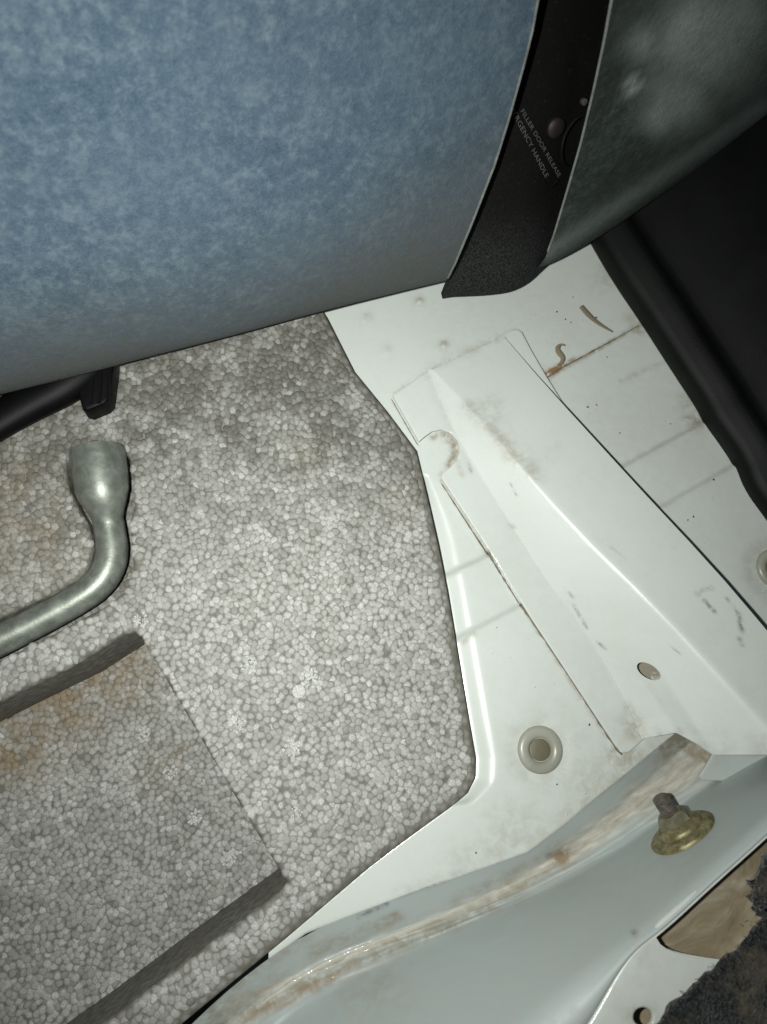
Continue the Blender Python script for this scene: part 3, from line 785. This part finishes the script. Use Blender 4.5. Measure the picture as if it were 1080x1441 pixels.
# ------------------------------------------------------------------ rear sill: gutter, wall, top
def rowpts(L, zs, n=380):
    p = smooth_line(L, n, 2); return np.array([at(x, y, zs) for x, y in p])
g0 = rowpts(GUT['g0'], ZF+.0003)
g1 = rowpts([(1150, 905), (1050, 980), (965, 1047), (887, 1126), (800, 1193), (719, 1242), (656, 1271), (560, 1309), (440, 1352), (345, 1420), (265, 1490), (190, 1560)], ZF-.011)
g2 = rowpts([(1190, 925), (1085, 1000), (985, 1072), (905, 1150), (800, 1214), (722, 1256), (656, 1284), (560, 1322), (450, 1366), (360, 1428), (285, 1500), (205, 1575)], ZF-.0085)
g3 = rowpts([(1220, 955), (1110, 1030), (1010, 1095), (915, 1168), (810, 1232), (725, 1272), (658, 1302), (560, 1345), (465, 1392), (395, 1445), (320, 1515), (230, 1600)], ZF-.002)
W1L = [(1180, 1060), (1080, 1152), (1040, 1188), (990, 1232), (925, 1292), (890, 1318), (850, 1352), (767, 1424), (690, 1492), (600, 1570), (500, 1640), (400, 1700)]
WZ = ZF+.072
w1 = rowpts(W1L, WZ)
def blend(a, b, n, off=None):
    return [a+(b-a)*k for k in np.linspace(0, 1, n, endpoint=False)]
rows = blend(g0, g1, 16)+blend(g1, g2, 10)+blend(g2, g3, 12)
wall_rows = []
upz = np.array((0, 0, 1.0))
for k in np.linspace(0, 1, 44): wall_rows.append(g3+(w1-g3)*k + upz*(.003*math.sin(math.pi*k)))
rows += wall_rows
# lip: rolls over onto the top of the sill
lip = w1[-1]-w1[0]; lip /= np.linalg.norm(lip); lo_ = np.array((-lip[1], lip[0], 0)); lo_ = lo_ if lo_[1] < 0 else -lo_
w1x = proj(w1)[:, 0]; lim = .0044+.012*(1-sm(w1x, 770, 895))
for b, zz in [(.15, .0018), (.32, .0030), (.5, .0037), (.7, .0038), (.88, .0037), (1.0, .0033), (1.04, -.001)]:
    rows.append(w1+lo_*(b*lim)[:, None]+upz*zz)
TOP_EDGE = [Vector(p) for p in w1+lo_*(lim-.0012)[:, None]]
G = np.array(rows)
for _ in range(3):
    H = G.copy(); H[1:-1] = .25*G[:-2]+.5*G[1:-1]+.25*G[2:]; G = H
for _ in range(9):
    H = G.copy(); H[-22:-5] = .25*G[-23:-6]+.5*G[-22:-5]+.25*G[-21:-4]; ww = 1.0; G = G*(1-ww)+H*ww
# sealant wobble
nz = np.array([[mnoise.noise(Vector(p)*70) for p in row] for row in G[16:50]]); G[16:50, :, 2] += nz*.0011
st_ = np.array([[mnoise.noise(Vector((j*.04, i*.45+j*.024, 4.0))) for j in range(G.shape[1])] for i in range(17, 47)]); G[17:47, :, 2] += st_*.0013*np.hanning(30)[:, None]
me = recalc(mesh("sill_wall", G.reshape(-1, 3), grid_faces(*G.shape[:2])))
V = G.reshape(-1, 3)
attr(me, 'dirt_shade', np.minimum(1.3, marks(V, [(790, 1205, 16, 1.3), (940, 1060, 26, .8), (720, 1250, 18, .8), (300, 1430, 60, .8), (385, 1390, 30, .5), (960, 1180, 50, .2), (520, 1380, 60, .3)],
   [(440, 1340, 560, 1292, 10, .7), (560, 1325, 700, 1275, 8, .8), (270, 1460, 460, 1372, 18, .85), (460, 1372, 640, 1300, 9, .9), (640, 1300, 800, 1210, 7, .8), (800, 1205, 960, 1075, 7, .4), (640, 1268, 800, 1190, 8, .5), (560, 1263, 656, 1228, 3, .9), (656, 1228, 743, 1197, 3, .6), (743, 1197, 878, 1091, 3, .5), (560, 1316, 700, 1264, 3, 1.0), (700, 1264, 800, 1206, 3, 1.0), (800, 1206, 930, 1110, 3, .7), (440, 1366, 560, 1322, 3, 1.0), (520, 1300, 560, 1285, 4, .9), (330, 1390, 430, 1315, 10, .6), (905, 1046, 960, 1042, 11, 2.4), (955, 1040, 1003, 1068, 11, 2.4), (990, 1062, 1010, 1078, 7, 1.6)])))  # the closing strokes paint the shadow under the bracket end
attr(me, 'rust', marks(V, [(788, 1206, 12, .5)], [(330, 1440, 470, 1375, 8, .35)])); attr(me, 'scuff', marks(V, [(893, 1313, 5, .8)], [(770, 1205, 800, 1198, 4, .7), (505, 1290, 545, 1272, 3, .8)]))
uu = np.tile(np.linspace(0, 1, G.shape[1]), (G.shape[0], 1)); vv = np.repeat(np.arange(G.shape[0]), G.shape[1])
attr(me, 'su', (uu*34).ravel()); attr(me, 'sv', vv*.28+uu.ravel()*9)
attr(me, 'seal', np.minimum(1.0, marks(V, (), [(1010, 1052, 900, 1128, 24, 1.3), (900, 1128, 800, 1202, 17, 1.2), (800, 1202, 700, 1258, 10, 1.1), (700, 1258, 560, 1318, 6, 1.2), (560, 1318, 330, 1412, 7, .9), (800, 1215, 330, 1425, 22, .3)])))
sw = obj("sill_wall", me, SHADEDSILL, smooth=180)
sill = empty("rear_sill", at(760, 1380, ZF), "white painted rear sill, its wall coloured grey for shade, with stained gutter along the lower right", "body panel")
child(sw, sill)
# brushed sealant bead along the gutter
sb = smooth_line([(1000, 1052), (968, 1078), (900, 1145), (800, 1207), (720, 1250), (656, 1278), (560, 1316), (450, 1358), (360, 1420)], 160, 2)
path = [at(x, y, ZF-.0098) for x, y in sb]; rad_ = [.0034+.0011*mnoise.noise(Vector((i*.11, 3, 0)))+.0006*mnoise.noise(Vector((i*.43, 9, 0))) for i in range(160)]
rad_ = [max(.0002, r_*.55*min(1, max(.05, (i-40)/30))*(1-.45*max(0, (i-95)/65))) for i, r_ in enumerate(rad_)]
me = tube("seam_sealant", path, rad_, 20, squash=.38)
for v in me.vertices:
    v.co += v.normal*(.0007*mnoise.noise(v.co*60)+.0005*mnoise.noise(v.co*190))
co = np.array([v.co for v in me.vertices])
attr(me, 'dirt_shade', np.minimum(1.2, marks(co, [(790, 1208, 22, 1.3), (945, 1065, 22, .8)], [(360, 1425, 560, 1322, 12, .7), (560, 1322, 800, 1214, 6, .6), (800, 1195, 990, 1050, 5, .35)])))
attr(me, 'rust', marks(co, [(788, 1206, 10, .5)])); attr(me, 'scuff', np.zeros(len(co)))
child(obj("seam_sealant", me, SEAL, smooth=180), sill)
# top of the sill with its window-like opening and a small hole
TZ = WZ+.0030
top_o = [Vector((p.x, p.y, TZ)) for p in TOP_EDGE[::3]]+[at(x, y, TZ) for x, y in [(560, 1820), (700, 1850), (1320, 1850), (1320, 1062)]]
hole_px = smooth_line([(1290, 1010), (1080, 1174), (1040, 1206), (1000, 1240), (962, 1271), (940, 1290), (924, 1304), (918, 1318), (926, 1334), (948, 1347), (992, 1356), (1040, 1362), (1290, 1240), (1290, 1010)], 80, 2)[:-1]-np.array((1, 1))
sh = [at(906+13*math.cos(a), 1432+13*math.sin(a), TZ) for a in np.linspace(0, 2*math.pi, 26, endpoint=False)]
p0_ = at(900, 1330, TZ)
me = plate("sill_top", p0_, (0, 0, 1), top_o, [[at(x, y, TZ) for x, y in hole_px], sh], thick=.0035, bevel=.0014, res=3); densify(me, .006)
co = np.array([v.co for v in me.vertices]); attr(me, 'dirt_shade', marks(co, [(905, 1440, 22, .8), (900, 1335, 30, .2)])); attr(me, 'rust', np.zeros(len(co))); attr(me, 'scuff', np.zeros(len(co)))
child(obj("sill_top", me, WHITE, smooth=40), sill)
# tan inner skin seen through the opening
ip = [at(x, y, ZF+.036) for x, y in [(880, 1330), (930, 1270), (1080, 1140), (1250, 1000), (1300, 1300), (1050, 1430), (930, 1400)]]
ie = smooth_line([(830, 1376), (858, 1352), (898, 1322), (930, 1298), (998, 1239), (1086, 1160), (1200, 1056), (1300, 960)], 46, 1)
M_ = np.array([[at(x+230*u*.62, y+230*u*.78, WZ-.017-.012*math.sin(u*3.1)) for u in np.linspace(0, 1, 30)] for x, y in ie])
child(obj("inner_skin", surf_mesh("inner_skin", M_, .001, (0, 0, -1)), TAN, smooth=180), sill)

# small bent tab below the rail end
tb = [at(x, y, ZF+.013) for x, y in [(1004, 1062), (994, 1078), (984, 1094), (988, 1099), (1062, 1101), (1074, 1095), (1080, 1086), (1120, 1040), (1060, 1040), (1015, 1056)]]
P1, P2, P3 = at(984, 1097, ZF+.003), at(1080, 1098, ZF+.005), at(1030, 1050, ZF+.010)
nn = (P2-P1).cross(P3-P1).normalized(); nn = nn if nn.z > 0 else -nn
me = plate("end_tab", P1, nn, [on_plane(x, y, P1, nn) for x, y in [(1004, 1060), (994, 1078), (984, 1093), (988, 1098), (1062, 1101), (1074, 1096), (1081, 1086), (1100, 1056), (1060, 1053), (1015, 1054)]], thick=.0016, bevel=.0005); densify(me)
rail_attrs(me); child(obj("end_tab", me, SHADEDPAINT), rail)

# ------------------------------------------------------------------ grommets, stud
def grommet(x, y, label, k=1.0):
    g = empty("rubber_grommet", at(x, y, ZF), label, "grommet", "round plugs in the boot floor")
    M = Matrix.Translation(at(x, y, ZF-.0008)); s = .0128*k
    me = lathe("flange", [(s, -.001), (s, .0008), (s*.96, .0017), (s*.86, .0024), (s*.70, .0026), (s*.57, .0019), (s*.50, .0010), (s*.49, -.0015), (.001, -.0016)], M, 48)
    child(obj("flange", me, GROMMET, smooth=60), g)
    me = lathe("plug", [(s*.485, -.0018), (s*.475, .0006), (s*.38, .0010), (s*.12, .0011)], M, 32)
    child(obj("plug", me, PLUG, smooth=60), g)
grommet(760, 1055, "cream rubber grommet with tan centre in the open floor below the foam tray's corner")
grommet(1091, 800, "cream rubber grommet cut off by the right edge, beyond the bracket", .95)

def wall_hit(px_, py_):
    W = np.array(wall_rows); q = proj(W.reshape(-1, 3)); i = int(np.argmin(((q-np.array((px_, py_)))**2).sum(1))); i, j = divmod(i, W.shape[1])
    du = Vector(W[i, j+5]-W[i, j-5]); dv = Vector(W[i+2, j]-W[i-2, j]); n = du.cross(dv).normalized(); P = Vector(W[i, j])
    return P, (n if n.dot(CAM-P) > 0 else -n)
P, n = wall_hit(963, 1174)
st = empty("wheel_stud", P, "yellowish zinc stud with nut and wide washer on the sloping sill wall", "stud")
M = frame(P+n*.0012, n)
Mw = M
child(obj("washer", lathe("washer", [(.0175, -.003), (.0178, .0002), (.0165, .0014), (.0120, .0022), (.0105, .0020)], M, 48), ZINC, smooth=60), st)
child(obj("nut_flange", lathe("nut_flange", [(.0122, .001), (.0124, .0030), (.0116, .0042), (.0092, .0060)], M, 36), ZINC, smooth=60), st)
hx = []
for zz, r_ in [(.004, .0094), (.0095, .0088), (.0112, .0066)]:
    hx.append((r_, zz))
child(obj("nut", lathe("nut", hx, M, 6), NUTM, smooth=25), st)
thr = [(.0042, .009)]
for k in range(8): thr += [(.0044, .0112+k*.0011), (.0039, .0117+k*.0011)]
thr += [(.0041, .0200), (.0032, .0206)]
child(obj("bolt", lathe("bolt", thr, M, 20), DARKSTEEL, smooth=40), st)

# ------------------------------------------------------------------ felt strip, bottom right
fs = empty("felt_strip", at(1020, 1400, TZ), "frayed black felt strip with brown patches in the bottom right corner", "felt strip")
def felt(name, ctl, thick, seg=34, n=70, amp=.0028):
    cp_ = smooth_line(ctl, n, 2); path = [at(a, b, c_) for a, b, c_, _ in cp_]; rr = [r_/F_PX*(CAM.z-c_) for _, _, c_, r_ in cp_]
    me = tube(name, path, rr, seg, squash=thick)
    for v in me.vertices:
        p = v.co; nn_ = v.normal
        v.co = p+nn_*(amp*mnoise.noise(p*75)+amp*.45*mnoise.noise(p*230)+amp*.12*mnoise.noise(p*600))
    return me
ZS = TZ+.006
me = felt("strip", [(1300, 1215, ZS, 80), (1198, 1312, ZS, 90), (1132, 1378, ZS, 92), (1066, 1446, ZS, 92), (1008, 1510, ZS, 92), (930, 1600, ZS, 92)], .20)
child(obj("strip", me, FELT, smooth=180), fs)
me = felt("tuft", [(1180, 1200, ZS+.006, 40), (1110, 1225, ZS+.006, 38), (1080, 1258, ZS+.006, 30), (1072, 1285, ZS+.004, 12)], .5, amp=.003)
child(obj("tuft", me, FELT, smooth=180), fs)
fv, ff = [], []
for k in range(200):                                           # loose fibres
    u = random.random(); e = smooth_line([(1075, 1210), (1052, 1262), (1040, 1300), (992, 1355), (960, 1374), (942, 1396), (905, 1446)], 60)[int(u*59)]
    a = Vector(at(e[0]+random.uniform(4, 60), e[1]+random.uniform(4, 45), ZS+random.uniform(.002, .010)))
    d = Vector((random.gauss(-.4, 1), random.gauss(.3, 1), random.gauss(.3, .6))).normalized()*random.uniform(.0012, .0032); s = d.cross(Vector((0, 0, 1))).normalized()*.00016
    m_ = a+d*.5+Vector((random.gauss(0, .0008), random.gauss(0, .0008), 0)); i = len(fv); fv += [a-s, a+s, m_+s, m_-s, a+d]; ff += [(i, i+1, i+2, i+3), (i+3, i+2, i+4)]
o = obj("fibres", mesh("fibres", fv, ff), FELT, kind='stuff'); child(o, fs)

# ------------------------------------------------------------------ debris on the floor
def flat_strip(name, pts, widths, mat, zlift=.0011, th=.0007):
    p = smooth_line([(x, y) for x, y in pts], 18, 2); wv = np.interp(np.linspace(0, 1, 18), np.linspace(0, 1, len(widths)), widths)
    path = [at(x, y, ZF+zlift-.0022) for x, y in p]
    return obj(name, tube(name, path, [max(w_/F_PX*.44/2, .00015) for w_ in wv], 8, squash=.6), mat)
o = flat_strip("dry_stem", [(818, 431), (826, 441), (840, 454), (862, 467)], [8, 9, 7, 5, 2.5], STEM, .0020); tag(o, "tapering dry straw-coloured stem lying on the white floor", "plant scrap")
o = flat_strip("curled_scrap", [(795, 486), (789, 484), (784, 490), (787, 497), (793, 503), (791, 510), (785, 514)], [3, 4, 8, 10, 8, 5, 3], STEM, .0022); tag(o, "small curled brown scrap beside the rust spot on the floor seam", "plant scrap")
gv, gf = [], []
spots = [(950, 592), (860, 497), (768, 563), (758, 437), (808, 448), (800, 444), (844, 441), (832, 568), (834, 578), (878, 605), (1005, 675), (968, 732), (976, 727), (788, 433), (811, 412), (845, 565), (700, 883), (830, 1020), (784, 1104), (670, 1255-55)]
for _ in range(110):
    x, y = random.choice([(random.uniform(640, 880), random.uniform(400, 520)), (random.uniform(800, 1060), random.uniform(480, 780)), (random.uniform(690, 860), random.uniform(880, 1180)), (random.uniform(850, 930), random.uniform(1030, 1090))])
    spots.append((x, y))
fxy = FV[:, :2]
for n_, (x, y) in enumerate(spots):
    p = at(x, y, ZF); i = int(np.argmin(((fxy-np.array((p.x, p.y)))**2).sum(1))); zz = FV[i, 2]
    r_ = random.uniform(.0004, .0008) if n_ < 20 else random.uniform(.00015, .00032); a0 = random.uniform(0, 6.28); st_ = random.uniform(1, 2.2); k0 = len(gv)
    for k in range(6):
        a = k*math.pi/3; dx, dy = r_*st_*math.cos(a)*random.uniform(.7, 1.2), r_*math.sin(a)*random.uniform(.7, 1.2)
        gv.append((p.x+dx*math.cos(a0)-dy*math.sin(a0), p.y+dx*math.sin(a0)+dy*math.cos(a0), zz-.0001))
    gv.append((p.x, p.y, zz+r_*.6)); gf += [(k0+k, k0+(k+1) % 6, k0+6) for k in range(6)]
o = obj("floor_grit", mesh("floor_grit", gv, gf), GRIT, kind='stuff', smooth=180)
tag(o, "dark grit scattered over the white floor", "grit")
